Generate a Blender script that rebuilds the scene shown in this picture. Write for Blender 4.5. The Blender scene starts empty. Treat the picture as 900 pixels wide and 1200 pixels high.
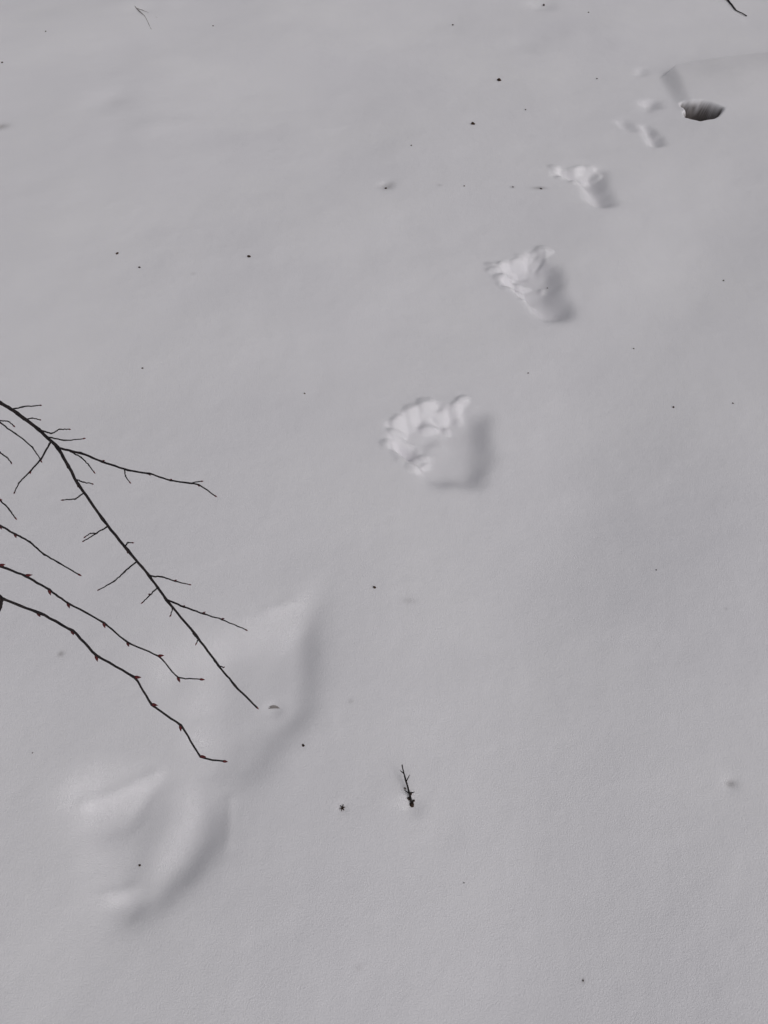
import bpy, math, random
import numpy as np
from mathutils import Vector

random.seed(7)
rng = np.random.RandomState(11)
scene = bpy.context.scene

# ---------------------------------------------------------------- camera
CAM_H, PITCH, F = 1.6, math.radians(50), 906.0
cam_d = bpy.data.cameras.new("camera")
cam = bpy.data.objects.new("camera", cam_d)
scene.collection.objects.link(cam)
cam.location = (0, 0, CAM_H)
cam.rotation_euler = (math.pi/2 - PITCH, 0, 0)
cam_d.sensor_fit = 'VERTICAL'
cam_d.angle = 2*math.atan(600/F)
cam_d.clip_start = 0.02
cam_d.clip_end = 2000
scene.camera = cam
SP, CP = math.sin(PITCH), math.cos(PITCH)

# image pixels unprojected through the camera to the ground plane or an assumed depth
def at(px, py, d):
    x = (px-450)/F; y = (600-py)/F
    return Vector((x*d, (y*SP+CP)*d, CAM_H+(y*CP-SP)*d))
def gp(px, py, z=0.0):
    y = (600-py)/F
    d = (CAM_H-z)/(SP-y*CP)
    p = at(px, py, d)
    return (p.x, p.y)
def gdepth(py):
    y = (600-py)/F
    return CAM_H/(SP-y*CP)

# ---------------------------------------------------------------- noise
PERM = rng.rand(256, 256)
def vnoise(x, y, s, seed=0):
    x = x*s+seed*17.31+500; y = y*s+seed*9.77+500
    xi = np.floor(x).astype(int); yi = np.floor(y).astype(int)
    fx = x-xi; fy = y-yi
    fx = fx*fx*fx*(fx*(fx*6-15)+10); fy = fy*fy*fy*(fy*(fy*6-15)+10)
    a = PERM[xi & 255, yi & 255]; b = PERM[(xi+1) & 255, yi & 255]
    c = PERM[xi & 255, (yi+1) & 255]; d = PERM[(xi+1) & 255, (yi+1) & 255]
    return ((a*(1-fx)+b*fx)*(1-fy)+(c*(1-fx)+d*fx)*fy)*2-1
def fbm(x, y, s, seed=0, o=3):
    v = 0; a = 1
    c, sn = math.cos(.6), math.sin(.6)
    for i in range(o):
        v = v+a*vnoise(x, y, s, seed+i); a *= .5; s *= 2.03
        x, y = x*c-y*sn, x*sn+y*c
    return v
def sstep(t):
    t = np.clip(t, 0, 1); return t*t*t*(t*(t*6-15)+10)

def sdf(x, y, poly):
    n = len(poly)
    d = np.full(x.shape, 1e9); inside = np.zeros(x.shape, bool)
    for i in range(n):
        ax, ay = poly[i]; bx, by = poly[(i+1) % n]
        ex, ey = bx-ax, by-ay
        wx, wy = x-ax, y-ay
        t = np.clip((wx*ex+wy*ey)/(ex*ex+ey*ey+1e-12), 0, 1)
        d = np.minimum(d, (wx-ex*t)**2+(wy-ey*t)**2)
        c = ((ay > y) != (by > y))
        with np.errstate(divide='ignore', invalid='ignore'):
            xx = (bx-ax)*(y-ay)/(by-ay+1e-12)+ax
        inside ^= (c & (x < xx))
    return np.where(inside, -1, 1)*np.sqrt(d)

# polygon(px), D depth, w wall width, o offset, wa warp amp, l lump amp, bl blur sigma (m), cr crumbs
PITS = [
 # soft, drifted-over landing hollows (close)
 dict(p=[(78,915),(130,893),(185,903),(215,905),(250,925),(268,955),(262,990),(215,1035),(165,1080),(120,1080),(100,1030),(85,985),(72,950)], D=.025, w=.08, o=.02, wa=.012, l=.008, bl=.022),
 dict(p=[(195,765),(250,735),(310,718),(345,702),(378,686),(382,735),(377,800),(362,850),(320,890),(275,930),(245,930),(225,880),(200,830),(180,795)], D=.021, w=.10, o=.025, wa=.016, l=.009, bl=.022),
 dict(p=[(225,915),(250,925),(266,955),(252,990),(200,1050),(155,1070),(180,1020),(215,960)], D=.009, w=.04, o=.01, wa=.012, l=.003, bl=.014),
 dict(p=[(88,945),(180,910),(183,924),(155,955),(120,985),(100,980)], D=.006, w=.03, o=.006, wa=.012, l=.002, bl=.011),
 dict(p=[(120,1052),(150,1040),(170,1060),(140,1085)], D=.006, w=.02, o=.004, wa=.006, l=.001, bl=.008),
 dict(p=[(320,740),(372,712),(373,800),(360,845),(320,868),(325,835),(345,790)], D=.010, w=.05, o=.01, wa=.012, l=.003, bl=.016),
 # tracks
 dict(p=[(457,494),(478,480),(520,470),(550,461),(566,480),(569,515),(576,545),(558,568),(535,564),(505,566),(485,548),(455,527)], D=.042, w=.065, o=.014, wa=.016, l=.014, bl=.0062, cr=50),
 dict(p=[(583,308),(600,301),(637,293),(652,318),(658,340),(673,369),(655,370),(632,368),(620,350),(600,336),(587,332)], D=.048, w=.065, o=.016, wa=.016, l=.014, bl=.0068, cr=45),
 dict(p=[(649,199),(672,201),(690,195),(706,200),(709,222),(719,240),(702,241),(690,235),(684,215),(665,209),(650,207)], D=.048, w=.06, o=.018, wa=.014, l=.010, bl=.008, cr=34),
 dict(p=[(722,140),(735,139),(745,152),(732,156)], D=.020, w=.06, o=.015, wa=.018, l=.010, bl=.015),
 dict(p=[(750,148),(765,150),(776,170),(762,172)], D=.034, w=.05, o=.015, wa=.018, l=.010, bl=.014),
 dict(p=[(742,76),(762,74),(764,88),(750,90)], D=.020, w=.08, o=.015, wa=.018, l=.012, bl=.017),
 dict(p=[(752,118),(775,116),(777,127),(757,130)], D=.022, w=.06, o=.015, wa=.018, l=.012, bl=.016),
 dict(p=[(801,122),(823,124),(845,129),(838,138),(821,142),(808,137)], D=.32, w=.05, o=.015, wa=.010, l=.0, bl=.007),
]
def gblur(a, sg):
    if sg < .4: return a
    r = int(sg*3)+1; k = np.exp(-np.arange(-r, r+1)**2/(2*sg*sg)); k /= k.sum()
    for ax in (0, 1):
        pad = [(0,0),(0,0)]; pad[ax] = (r, r)
        p = np.pad(a, pad, mode='edge'); o = np.zeros_like(a)
        n = a.shape[ax]
        for q, wt in enumerate(k):
            o += wt*(p[q:q+n] if ax == 0 else p[:, q:q+n])
        a = o
    return a
RES = .003
for i, k in enumerate(PITS):
    g = [gp(*q) for q in k['p']]; k['g'] = g
    x0 = min(q[0] for q in g)-.2; x1 = max(q[0] for q in g)+.2
    y0 = min(q[1] for q in g)-.2; y1 = max(q[1] for q in g)+.2
    gx = np.arange(x0, x1, RES); gy = np.arange(y0, y1, RES)
    X, Y = np.meshgrid(gx, gy, indexing='ij'); wa = k['wa']
    s = sdf(X+wa*fbm(X, Y, 22, 30+i, 2), Y+wa*fbm(X, Y, 22, 60+i, 2), g)
    t = sstep((k['o']-s)/k['w'])
    dz = -k['D']*t
    cx = sum(q[0] for q in g)/len(g); cy = sum(q[1] for q in g)/len(g)
    side = sstep(.45+((Y-cy)*.6-(X-cx))/.20)
    if k['l']:
        dz = dz+k['l']*fbm(X, Y, 9, 90+i, 3)*t*np.maximum(side, .3)
    if k.get('cr'):
        # rounded crumbs of snow slumped against the upper-left wall
        R_ = np.random.RandomState(200+i); add = np.zeros_like(dz)
        cand = np.argwhere((s < .010) & (s > -.09)); sv = s[cand[:,0], cand[:,1]]; sd_ = side[cand[:,0], cand[:,1]]
        pr = (np.exp(-((sv+.010)/.022)**2)+.22)*(sd_**1.7); pr /= pr.sum()
        for idx in R_.choice(len(cand), k['cr'], p=pr):
            a, b = cand[idx]; r = R_.uniform(.007,.012)*(1+1.4*R_.rand()**2)
            x_, y_ = gx[a], gy[b]; e = R_.uniform(.7,1.35); an = R_.uniform(0,3.14)
            u_ = (X-x_)*math.cos(an)+(Y-y_)*math.sin(an); v_ = -(X-x_)*math.sin(an)+(Y-y_)*math.cos(an)
            q2 = (u_*e)**2+(v_/e)**2
            add = np.maximum(add, r*.85*np.sqrt(np.clip(1-q2/(r*r*1.8), 0, 1)))
        add = add*(1-.5*sstep((s+.004)/.016))
        base = gblur(dz, .009/RES)*side+gblur(dz, .020/RES)*(1-side)
        dz = base+gblur(add, k['bl']/RES)*.7+gblur(add, k['bl']*.5/RES)*.3
    else:
        dz = gblur(dz, k['bl']/RES)
    k['m'] = dz; k['o0'] = (x0, y0); k['n'] = dz.shape

# ridges / creases: segment(px), amp (+up), width
LINES = [
 ((95,936),(178,905), .004,.015), ((122,1044),(150,1036), .003,.014),
 ((205,925),(165,1030), .005,.035), ((315,712),(345,704), .002,.016),
 ((150,1085),(100,1110), -.003,.07), ((245,930),(285,880), .004,.035),
 ((268,935),(266,985), .002,.012),
]
LINES = [(gp(*a), gp(*b), c, w) for a, b, c, w in LINES]
DIM = [((130,120),-.012,.10),((483,940),-.006,.022),((320,824),-.005,.02),((520,968),-.003,.05),((858,917),-.003,.016),
       ((165,15),-.008,.12),((453,217),-.008,.03),((520,20),-.008,.12),((635,3),-.015,.08),((180,150),.008,.12),((401,944),-.002,.012)]
DIM = [(gp(*a), b, c) for a, b, c in DIM]
SW = [gp(640,1150), gp(600,900), gp(625,700), gp(690,560), gp(760,400), gp(880,230)]
CREST = [gp(775,92), gp(790,84), gp(815,80), gp(860,77), gp(900,72), gp(1000,64), gp(1150,56)]

def bankf(x, y):
    cx = np.array([q[0] for q in CREST]); cy = np.array([q[1] for q in CREST])
    yc = np.interp(x, cx, cy)+.012*vnoise(x, y, 7, 77)
    along = .6*sstep((x-cx[0]+.02)/.12)+.4*sstep((x-cx[0])/.5)
    return along, yc-y

def height(x, y):
    x = np.asarray(x, float); y = np.asarray(y, float)
    h = .032*vnoise(x, y, .55, 3)+.013*vnoise(x, y, 1.3, 5)+.0036*fbm(x, y, 3.1, 8, 2)
    h = h*np.clip((np.hypot(x, y)+2)/4, .4, 1)
    far = np.clip((np.hypot(x, y-2)-8)/60, 0, 1)
    h = h+far*2.0*vnoise(x, y, .035, 21)
    h = h+.0006*fbm(x, y, 14, 13, 3)
    d = np.full(x.shape, 1e9)
    for a, b in zip(SW[:-1], SW[1:]):
        ex, ey = b[0]-a[0], b[1]-a[1]
        t = np.clip(((x-a[0])*ex+(y-a[1])*ey)/(ex*ex+ey*ey), 0, 1)
        d = np.minimum(d, (x-a[0]-ex*t)**2+(y-a[1]-ey*t)**2)
    h = h-.022*np.exp(-d/(.27**2))
    al, u = bankf(x, y)
    h = h+.06*al*sstep((u+.05)/.05)*(1-sstep(u/.75))*(1-sstep((x-3.2)/1.5))
    for a, b, amp, w in LINES:
        ex, ey = b[0]-a[0], b[1]-a[1]
        t = np.clip(((x-a[0])*ex+(y-a[1])*ey)/(ex*ex+ey*ey), 0, 1)
        h = h+amp*np.exp(-((x-a[0]-ex*t)**2+(y-a[1]-ey*t)**2)/(w*w))
    for (a, b), amp, w in DIM:
        h = h+amp*np.exp(-((x-a)**2+(y-b)**2)/(w*w))
    for k in PITS:
        n0, n1 = k['n']; fx = (x-k['o0'][0])/RES; fy = (y-k['o0'][1])/RES
        m = (fx > 0) & (fx < n0-1.01) & (fy > 0) & (fy < n1-1.01)
        if not m.any(): continue
        a = fx[m]; b = fy[m]; i = a.astype(int); j = b.astype(int); a = a-i; b = b-j; M = k['m']
        h[m] += (M[i,j]*(1-a)+M[i+1,j]*a)*(1-b)+(M[i,j+1]*(1-a)+M[i+1,j+1]*a)*b
    return h
def hz(x, y): return float(height(np.array([x]), np.array([y]))[0])

# ---------------------------------------------------------------- ground grid
def axis(segs, far0, far1):
    out = []
    for a, b, s0, s1 in segs:
        n = max(2, int(round((b-a)/((s0+s1)/2))))
        t = np.linspace(0, 1, n, endpoint=False)
        u = (s0*t+(s1-s0)*t*t/2)/((s0+s1)/2)
        out.append(a+(b-a)*u)
    v = np.concatenate(out); v = np.append(v, segs[-1][1])
    def grow(start, end):
        r = []; s = .04; p = start; sg = 1 if end > start else -1
        while abs(p-start) < abs(end-start):
            p += sg*s; s *= 1.16; r.append(p)
        return r
    return np.concatenate([np.array(grow(v[0], far0))[::-1], v, np.array(grow(v[-1], far1))])
xs = axis([(-2.6,-.9,.03,.006),(-.9,-.05,.005,.004),(-.05,.95,.0033,.0035),(.95,1.9,.0045,.005),(1.9,2.7,.006,.03)], -700, 700)
ys = axis([(-.1,.25,.02,.005),(.25,1.4,.0042,.0042),(1.4,3.3,.0033,.004),(3.3,4.6,.0045,.007),(4.6,6.5,.007,.05)], -700, 700)
nx, ny = len(xs), len(ys)
X, Y = np.meshgrid(xs, ys)
Xf, Yf = X.ravel(), Y.ravel()
Z = height(Xf, Yf)
co = np.stack([Xf, Yf, Z], 1).astype(np.float32)
i = np.arange(nx-1); j = np.arange(ny-1)
I, J = np.meshgrid(i, j); b = (J*nx+I).ravel()
faces = np.stack([b, b+1, b+nx+1, b+nx], 1).astype(np.int32)
me = bpy.data.meshes.new("snow_ground")
me.vertices.add(len(co)); me.vertices.foreach_set("co", co.ravel())
me.loops.add(faces.size); me.loops.foreach_set("vertex_index", faces.ravel())
me.polygons.add(len(faces))
me.polygons.foreach_set("loop_start", np.arange(0, faces.size, 4, dtype=np.int32))
me.update(calc_edges=True)
me.polygons.foreach_set("use_smooth", np.ones(len(faces), bool))
# tint attribute: buried-debris spots, plus shade painted on the bank and in the hole
def spot(px, py, r, a, elong=1, ang=0):
    gx, gy = gp(px, py); c, s = math.cos(ang), math.sin(ang)
    u = ((Xf-gx)*c+(Yf-gy)*s)/elong; v = -(Xf-gx)*s+(Yf-gy)*c
    return a*np.exp(-(u*u+v*v)/(r*r))
debris_shade = np.zeros(len(Xf))
for q in [(453,217,.022,.35,1.6,.7),(632,221,.012,.45,2.4,0),(70,764,.007,.5,1,0),(480,702,.008,.18,2,0),(411,820,.006,.2,1,0),
          (858,917,.007,.45,1.5,0),(420,1132,.007,.12,1,0),(135,120,.05,.06,1,0),(600,220,.01,.3,1,0),(515,218,.01,.2,1,0),
          (227,323,.01,.15,1,0),(3,150,.03,.4,1,0),(688,1145,.003,.5,1,0),(850,715,.004,.2,1,0)]:
    debris_shade += spot(*q)
al, u = bankf(Xf, Yf)
bank_shade = al*sstep((u+.012)/.03)*(1-sstep(u/.8))  # shaded face of the bank, painted as a faint brownish tint
bank_shade = .10*bank_shade*(1-sstep((Xf-3)/2))
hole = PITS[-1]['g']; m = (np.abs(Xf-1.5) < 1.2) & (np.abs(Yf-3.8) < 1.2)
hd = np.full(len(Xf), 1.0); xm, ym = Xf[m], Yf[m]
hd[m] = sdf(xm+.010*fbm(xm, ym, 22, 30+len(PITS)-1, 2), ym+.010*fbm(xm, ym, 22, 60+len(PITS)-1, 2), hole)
hole_shade = sstep((.017-hd)/.016)*.95  # darkness inside the hole, painted into the colour of its walls
debris_shade = np.clip(np.maximum(debris_shade+bank_shade, hole_shade), 0, 1)
at_ = me.attributes.new("debris_shade", 'FLOAT', 'POINT'); at_.data.foreach_set("value", debris_shade.astype(np.float32))
ground = bpy.data.objects.new("snow_ground", me); scene.collection.objects.link(ground)

# ---------------------------------------------------------------- materials
def newmat(n):
    m = bpy.data.materials.new(n); m.use_nodes = True
    nt = m.node_tree; return m, nt, nt.nodes["Principled BSDF"]
snow, nt, bs = newmat("snow")
N = nt.nodes; L = nt.links
tc = N.new("ShaderNodeTexCoord")
n1 = N.new("ShaderNodeTexNoise"); n1.inputs["Scale"].default_value = 330; n1.inputs["Detail"].default_value = 4; n1.inputs["Roughness"].default_value = .65
n2 = N.new("ShaderNodeTexNoise"); n2.inputs["Scale"].default_value = 55; n2.inputs["Detail"].default_value = 4
n3 = N.new("ShaderNodeTexNoise"); n3.inputs["Scale"].default_value = 1.3; n3.inputs["Detail"].default_value = 4
for n in (n1, n2, n3): L.new(tc.outputs["Object"], n.inputs["Vector"])
b1 = N.new("ShaderNodeBump"); b1.inputs["Strength"].default_value = .75; b1.inputs["Distance"].default_value = .002
b2 = N.new("ShaderNodeBump"); b2.inputs["Strength"].default_value = .3; b2.inputs["Distance"].default_value = .002
L.new(n1.outputs["Fac"], b1.inputs["Height"]); L.new(n2.outputs["Fac"], b2.inputs["Height"])
L.new(b2.outputs["Normal"], b1.inputs["Normal"]); L.new(b1.outputs["Normal"], bs.inputs["Normal"])
cr = N.new("ShaderNodeValToRGB")
cr.color_ramp.elements[0].position = .3; cr.color_ramp.elements[0].color = (.785,.765,.805,1)
cr.color_ramp.elements[1].position = .7; cr.color_ramp.elements[1].color = (.835,.815,.845,1)
L.new(n3.outputs["Fac"], cr.inputs["Fac"])
mx = N.new("ShaderNodeMix"); mx.data_type = 'RGBA'
aa = N.new("ShaderNodeAttribute"); aa.attribute_name = "debris_shade"
sc_ = N.new("ShaderNodeValToRGB")
sc_.color_ramp.elements[0].position = .3; sc_.color_ramp.elements[0].color = (.09,.075,.072,1)
sc_.color_ramp.elements[1].position = .7; sc_.color_ramp.elements[1].color = (.19,.165,.16,1)
n4 = N.new("ShaderNodeTexNoise"); n4.inputs["Scale"].default_value = 20; n4.inputs["Detail"].default_value = 4
L.new(tc.outputs["Object"], n4.inputs["Vector"]); L.new(n4.outputs["Fac"], sc_.inputs["Fac"])
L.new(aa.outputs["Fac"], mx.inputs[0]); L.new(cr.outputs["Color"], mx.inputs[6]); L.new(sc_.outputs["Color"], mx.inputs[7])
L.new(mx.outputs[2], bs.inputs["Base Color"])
bs.inputs["Roughness"].default_value = .85
bs.inputs["Specular IOR Level"].default_value = .12
me.materials.append(snow)

def woodmat(name, c0, c1, sc=180, rough=.6):
    m, nt, bs = newmat(name); N = nt.nodes; L = nt.links
    tc = N.new("ShaderNodeTexCoord"); n = N.new("ShaderNodeTexNoise")
    n.inputs["Scale"].default_value = sc; n.inputs["Detail"].default_value = 4
    L.new(tc.outputs["Object"], n.inputs["Vector"])
    r = N.new("ShaderNodeValToRGB"); r.color_ramp.elements[0].color = (*c0,1); r.color_ramp.elements[1].color = (*c1,1)
    r.color_ramp.elements[0].position = .35; r.color_ramp.elements[1].position = .7
    L.new(n.outputs["Fac"], r.inputs["Fac"]); L.new(r.outputs["Color"], bs.inputs["Base Color"])
    b = N.new("ShaderNodeBump"); b.inputs["Distance"].default_value = .0005; b.inputs["Strength"].default_value = .5
    L.new(n.outputs["Fac"], b.inputs["Height"]); L.new(b.outputs["Normal"], bs.inputs["Normal"])
    bs.inputs["Roughness"].default_value = rough; bs.inputs["Specular IOR Level"].default_value = .2; return m
bark = woodmat("twig_bark", (.008,.007,.009), (.026,.019,.019), 180, .75)
budm = woodmat("bud_scales", (.05,.006,.008), (.13,.018,.020), 400, .6)
litter = woodmat("plant_litter", (.02,.013,.010), (.08,.045,.03), 120, .85)
leafm = woodmat("faded_leaf", (.26,.24,.24), (.36,.33,.32), 90, .85)

# ---------------------------------------------------------------- mesh helpers
class MB:
    def __init__(s): s.v = []; s.f = []
    def tube(s, pts, rad, sides=7):
        n = len(pts); base = len(s.v); up = Vector((.13,.31,.94))
        for i, p in enumerate(pts):
            t = (pts[min(i+1,n-1)]-pts[max(i-1,0)]).normalized()
            a = t.cross(up).normalized(); b = t.cross(a)
            for k in range(sides):
                an = 2*math.pi*k/sides
                s.v.append(p+(a*math.cos(an)+b*math.sin(an))*rad[i])
        for i in range(n-1):
            for k in range(sides):
                k2 = (k+1) % sides
                s.f.append((base+i*sides+k, base+i*sides+k2, base+(i+1)*sides+k2, base+(i+1)*sides+k))
        s.f.append(tuple(base+k for k in range(sides))[::-1])
        s.f.append(tuple(base+(n-1)*sides+k for k in range(sides)))
    def obj(s, name, mat, parent=None):
        m = bpy.data.meshes.new(name); m.from_pydata([tuple(v) for v in s.v], [], s.f); m.update()
        for p in m.polygons: p.use_smooth = True
        m.materials.append(mat)
        o = bpy.data.objects.new(name, m); scene.collection.objects.link(o)
        if parent: o.parent = parent
        return o

def catmull(P, sub=5, jit=0.0):
    out = []
    n = len(P)
    for i in range(n-1):
        p0 = P[max(i-1,0)]; p1 = P[i]; p2 = P[i+1]; p3 = P[min(i+2,n-1)]
        for k in range(sub):
            t = k/sub
            q = .5*((2*p1)+(p2-p0)*t+(2*p0-5*p1+4*p2-p3)*t*t+(3*p1-p0-3*p2+p3)*t**3)
            q = q*.3+p1.lerp(p2, t)*.7      # keep the kinks of a real twig
            if jit and k: q = q+Vector((random.gauss(0,jit), random.gauss(0,jit), random.gauss(0,jit)))
            out.append(q)
    out.append(P[-1]); return out

def budshape(mb, p, d, L_, r):
    d = d.normalized()
    prof = [(0,.55),(.18,.95),(.4,1.0),(.62,.78),(.82,.42),(1,.06)]
    pts = [p+d*(t*L_) for t, _ in prof]
    mb.tube(pts, [r*w for _, w in prof], 7)

shrub = bpy.data.objects.new("bare_shrub", None); scene.collection.objects.link(shrub)
SX, SY = -1.15, .78
buds = MB()
def branch(pp, d0, d1, w0, w1, name=None, root=None, nodes=True, mb=None, tipbud=True, bs=1.0):
    n = len(pp); P = []
    for i, q in enumerate(pp):
        t = i/(n-1) if n > 1 else 0
        d = d0+(d1-d0)*t+(random.gauss(0,.004) if 0 < i < n-1 else 0)
        P.append(at(q[0], q[1], d))
    r0 = w0*.5*d0/F; r1 = w1*.5*d1/F
    nroot = 0
    if root: P = root+P; nroot = len(root)
    C = catmull(P, 6, .00022)
    m = len(C); st = nroot*6
    R = []
    for i in range(m):
        if i < st: R.append(r0*(1.0+1.3*(1-i/st)))
        else:
            t = (i-st)/(m-1-st); R.append(r0+(r1-r0)*t)
        R[-1] *= 1+random.uniform(-.08,.08)
    for i in range(6, m-1, 6): R[i] *= 1.28
    if nodes:
        for i in range(max(st,0)+6, m-1, 6):
            if random.random() < nodes:
                t = (C[i+1]-C[i-1]).normalized(); sd = random.choice([-1,1])
                side = t.cross(Vector((0,-.64,.77))).normalized()*sd
                budshape(buds, C[i]-t*.001, (t*.8+side*.6), .0068*bs*random.uniform(.75,1.2), .0016*bs)
    mbb = mb or MB(); mbb.tube(C, R)
    if tipbud: 
        t = (C[-1]-C[-2]).normalized(); budshape(buds, C[-1]-t*.001, t, .0065*bs, .0014*bs)
    if name: mbb.obj(name, bark, shrub)
    return P

stem = MB()
sp = [Vector((SX, SY, hz(SX,SY)-.1)), Vector((SX+.02,SY+.01,.35)), Vector((SX-.01,SY+.03,.75)), Vector((SX+.03,SY+.01,1.05)), Vector((SX+.0,SY+.05,1.4)), Vector((SX+.05,SY+.08,1.85))]
C = catmull(sp, 8, .001); stem.tube(C, [.013*(1-.75*i/len(C)) for i in range(len(C))], 10)
stem.obj("stem", bark, shrub)
S1 = [Vector((SX+.02,SY+.01,.98)), Vector((-.85,.74,1.06)), Vector((-.58,.68,1.07))]
S2 = [Vector((SX,SY+.03,.80)), Vector((-.82,.63,.93)), Vector((-.55,.52,.965))]
S3 = [Vector((SX+.02,SY+.01,.92)), Vector((-.8,.60,1.0)), Vector((-.56,.52,1.02))]
S4 = [Vector((SX+.02,SY+.01,.95)), Vector((-.8,.65,1.04)), Vector((-.58,.57,1.05))]

A0, A1 = .86, .96
branch([(-15,462),(0,472),(20,484),(45,503),(68,525),(80,546),(92,568),(120,608),(150,645),(175,675),(195,703),(230,745),(256,780),(275,803),(301,829)], A0, A1, 4.6, 2.2, "main_branch", S1, .3, bs=.75)
tw = MB()
def T(pp, d, w0=2.4, w1=1.4, nodes=.35, dd=.02, tip=True): branch(pp, d, d+random.choice([-1,1])*dd, w0, w1, mb=tw, nodes=nodes, tipbud=tip, bs=.62)
T([(12,480),(26,477),(47,475)], .865, 2, 1.3, 0)
T([(20,484),(28,492),(38,490),(47,492)], .867, 2, 1.2, 0)
T([(45,503),(60,508),(70,503),(81,503)], .873, 2, 1.2, .3)
T([(55,512),(75,516),(98,514)], .875, 2, 1.2, .3)
T([(68,525),(95,531),(120,541),(150,551),(175,555),(200,563),(233,568),(252,581)], .88, 3, 1.5, .6, .04)
T([(200,563),(222,566),(236,564)], .91, 1.8, 1.2, 0, .005)
T([(82,529),(95,536),(104,545),(110,553)], .883, 2, 1.2, 0)
T([(146,550),(147,558),(152,565)], .9, 1.7, 1.1, 0, .005)
T([(60,517),(48,538),(35,553),(22,566),(17,577)], .875, 2.3, 1.2, .3)
T([(-15,485),(0,495),(18,508),(38,524),(48,540)], .90, 2.1, 1.3, .3)
T([(-20,488),(0,493),(10,494),(16,499)], .86, 1.8, 1.2, 0)
T([(98,578),(88,585),(74,586)], .89, 1.9, 1.2, 0, .006)
T([(90,562),(98,565),(108,567)], .888, 1.8, 1.2, 0, .006)
T([(126,617),(113,625),(98,634)], .90, 2, 1.2, .5, .01)
T([(113,625),(106,625),(100,629)], .9, 1.6, 1.1, 0, .004)
T([(146,640),(150,636),(155,636)], .905, 2, 1.2, 0, .004)
T([(159,659),(146,670),(134,681),(116,691)], .91, 2.1, 1.3, .6)
T([(175,675),(190,676),(205,681),(222,685)], .915, 2.2, 1.2, .6)
T([(186,688),(176,697),(167,706)], .918, 2, 1.2, .6, .008)
T([(196,703),(215,711),(238,719),(260,726),(288,738)], .92, 2.4, 1.3, .9)
T([(197,704),(202,712),(200,721)], .92, 1.8, 1.2, 0, .006)
T([(226,742),(232,749),(230,754)], .935, 1.8, 1.2, 0, .004)
T([(250,773),(256,780),(262,782)], .94, 1.8, 1.2, 0, .004)
T([(-15,520),(0,530),(8,536),(13,542)], .85, 2, 1.4, 0)
T([(-15,572),(0,586),(10,596),(18,607)], .84, 2.2, 1.4, .6)
tw.obj("side_twigs", bark, shrub)
branch([(-15,608),(0,616),(18,626),(35,635),(52,650),(68,659),(92,673)], .82, .86, 2.8, 1.6, "branch_upper", S4, .5, bs=.8)
branch([(-15,658),(0,663),(30,675),(58,691),(80,707),(122,730),(150,753),(186,769),(209,794),(235,796)], .80, .88, 3.2, 1.4, "branch_middle", S3, 1, bs=1)
branch([(-12,688),(2,701),(45,718),(85,739),(113,768),(158,794),(178,826),(212,850),(235,887),(262,892)], .76, .86, 3.6, 2.0, "branch_lower", S2, 1, bs=1.05)
br = MB(); branch([(3,700),(0,712),(-8,735)], .76,.77,4.5,2.5, mb=br, nodes=0); br.obj("spur", bark, shrub)
buds.obj("buds", budm, shrub)

# ---------------------------------------------------------------- litter on the snow
def chip(mb, px, py, wpx, hpx=None, ang=None, lift=.3):
    gx, gy = gp(px, py); d = gdepth(py)
    a = wpx*.5*d/F; b = (hpx or wpx)*.5*d/F
    z = hz(gx, gy); ang = random.uniform(0,6.28) if ang is None else ang
    n = 8; th = min(a,b)*.7
    base = len(mb.v); c, s = math.cos(ang), math.sin(ang)
    tilt = random.uniform(-.3,.3)
    for lay, (sc, zz) in enumerate([(.7,-.5),(1,.1),(.55,.8)]):
        for k in range(n):
            t = 2*math.pi*k/n; rr = sc*random.uniform(.65,1.25)
            u = math.cos(t)*a*rr; v = math.sin(t)*b*rr
            mb.v.append(Vector((gx+u*c-v*s, gy+u*s+v*c, z+th*zz+lift*th+u*tilt)))
    for l in range(2):
        for k in range(n):
            k2 = (k+1) % n
            mb.f.append((base+l*n+k, base+l*n+k2, base+(l+1)*n+k2, base+(l+1)*n+k))
    mb.f.append(tuple(base+k for k in range(n))[::-1]); mb.f.append(tuple(base+2*n+k for k in range(n)))
lit = MB()
for q in [(585,91,6,5),(554,145,5,6),(292,303,5,4),(138,299,4,3),(164,315,3,2.5),(167,431,2.4,2.4),(357,461,3,2),(439,687,4,3.4),
          (355,871,3.6,3.2),(159,1008,3,3),(790,475,3,2.5),(858,474,2.5,2),(848,328,2.4,2),(620,432,2.5,2),(744,404,2,2),(531,24,4,2.5),
          (638,1,5,3),(5,80,3,2.5),(601,220,2.5,2),(544,219,2,2),(688,1145,2.2,2),(644,324,2.2,2),(56,45,2,2),(250,32,2,2),(482,172,2,2),(690,12,2,2),(616,128,2,2),
          (452,219,3.5,2.5),(634,222,4,2),(770,666,1.6,1.6),(36,880,1.6,1.6),(545,1030,1.5,1.5),(700,90,2,2)]:
    chip(lit, *q)
gx, gy = gp(401,944); z = hz(gx,gy)
chip(lit, 401, 944, 3.4, 3)
for a in (0.2,1.3,2.4,3.5,4.4,5.4):
    p = Vector((gx,gy,z+.0015)); e = p+Vector((math.cos(a)*.0065, math.sin(a)*.0075, .001))
    lit.tube([p, p.lerp(e,.6), e], [.0012,.0009,.0004], 5)
lit.obj("plant_debris", litter)

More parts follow.
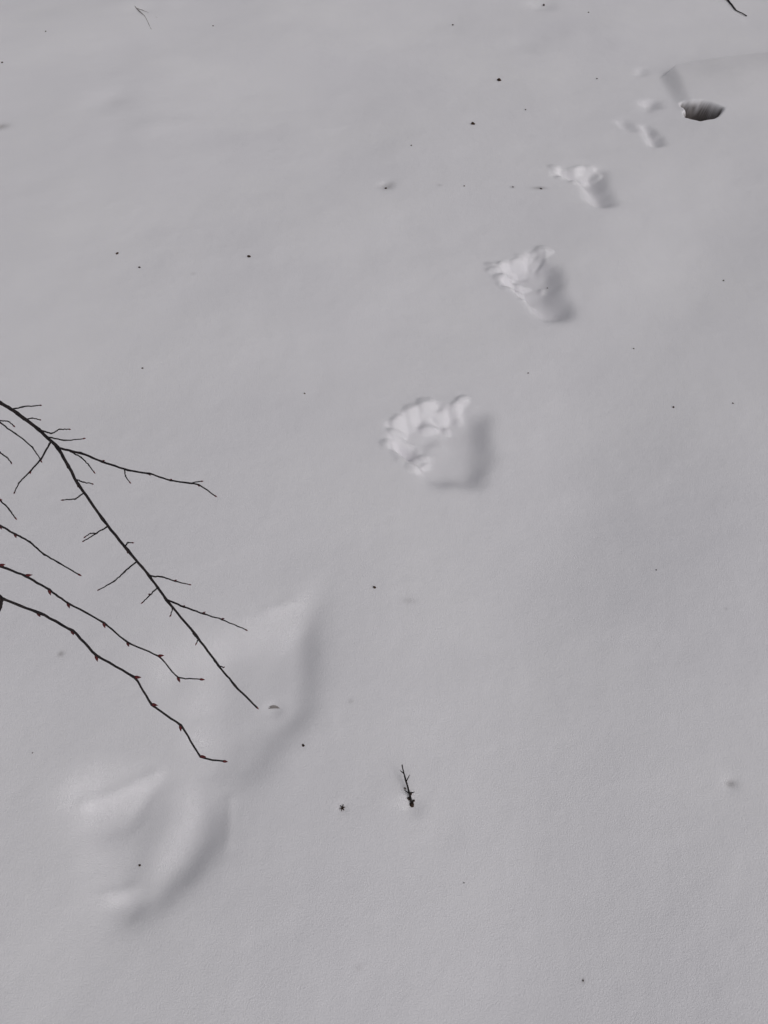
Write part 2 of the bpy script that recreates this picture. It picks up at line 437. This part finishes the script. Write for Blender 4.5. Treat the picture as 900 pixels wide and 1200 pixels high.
# small upright sprig stuck in the snow
tg = MB()
bx, by = gp(484,942); z0 = hz(bx,by)
B = Vector((bx,by,z0-.004))
def lift(px, py, up):
    x, y = gp(px, py, up+z0); return Vector((x, y, z0+up))
P = [B, lift(480,930,.012), lift(476,916,.022), lift(473,905,.03), lift(471,896,.036)]
tg.tube(catmull(P,4,.0002), [.0024]*5+[.0020]*6+[.0014]*6, 6)
for a, b2, u in [((476,916),(480,908),.03),((474,907),(469,903),.033),((480,930),(474,926),.018),((480,930),(486,928),.016)]:
    p = lift(*a, u-.006); e = lift(*b2, u); tg.tube([p, p.lerp(e,.5), e], [.0014,.0012,.0007], 5)
tw_o = tg.obj("twig", bark)
tl = MB()
for q in [(483,938,5,7),(480,932,5,4),(485,934,3.5,3),(475,921,3,3),(482,926,3,4)]: chip(tl, *q, lift=.8)
ob = tl.obj("withered_buds", litter, tw_o)

t2 = MB()
def onsnow(px, py, up=.004):
    x, y = gp(px, py); return Vector((x, y, hz(x,y)+up))
P = [onsnow(848,-6), onsnow(856,3), onsnow(863,10), onsnow(876,16)]
t2.tube(catmull(P,5,.0006), [.0045]*5+[.0038]*5+[.0028]*6, 6)
t2.obj("twig.001", bark)
t3 = MB()
for L3, r in (([(150,-4),(160,12),(170,22),(178,38)], .004), ([(160,12),(172,16),(185,24)], .003)):
    P = [onsnow(*q, -.0010) for q in L3]; C = catmull(P,5,.0004); t3.tube(C, [r*(1-.5*i/len(C)) for i in range(len(C))], 6)
t3.obj("twig.002", leafm)
lf = MB(); gx, gy = gp(318,823); z = hz(gx,gy)
n = 9
for i in range(n):
    t = i/(n-1); w = .0038*math.sin(math.pi*min(1,t*.95+.04))**.8
    x = gx-.014+.03*t; y = gy+.004*math.sin(t*3)
    for k, s_ in enumerate((-1,0,1)):
        lf.v.append(Vector((x, y+s_*w, z+.0015+.0015*math.sin(t*3)-(.0015 if s_ == 0 else 0))))
for i in range(n-1):
    for k in range(2):
        a = i*3+k; lf.f.append((a, a+3, a+4, a+1))
lf.obj("dead_leaf", leafm)

# ---------------------------------------------------------------- light (overcast)
sd = Vector((.80,-.60,0)).normalized(); EL = math.radians(44)
sun_dir = Vector((sd.x*math.cos(EL), sd.y*math.cos(EL), math.sin(EL)))
sl = bpy.data.lights.new("sun", 'SUN'); sl.energy = .5; sl.angle = math.radians(100); sl.color = (1,.98,.96)
so = bpy.data.objects.new("sun", sl); scene.collection.objects.link(so)
so.rotation_euler = sun_dir.to_track_quat('Z','Y').to_euler(); so.location = sun_dir*20
w = bpy.data.worlds.new("World"); scene.world = w; w.use_nodes = True
nt = w.node_tree; bg = nt.nodes["Background"]
sky = nt.nodes.new("ShaderNodeTexSky"); sky.sky_type = 'NISHITA'; sky.sun_disc = False
sky.sun_elevation = EL; sky.sun_rotation = math.atan2(sd.x, sd.y)
sky.dust_density = 4
hs_ = nt.nodes.new("ShaderNodeHueSaturation"); hs_.inputs["Saturation"].default_value = .14
nt.links.new(sky.outputs["Color"], hs_.inputs["Color"]); nt.links.new(hs_.outputs["Color"], bg.inputs["Color"])
bg.inputs["Strength"].default_value = .074
scene.view_settings.view_transform = 'Standard'; scene.view_settings.look = 'None'
scene.view_settings.exposure = 0; scene.view_settings.gamma = 1
print("verts", len(co), "z range", Z.min(), Z.max())
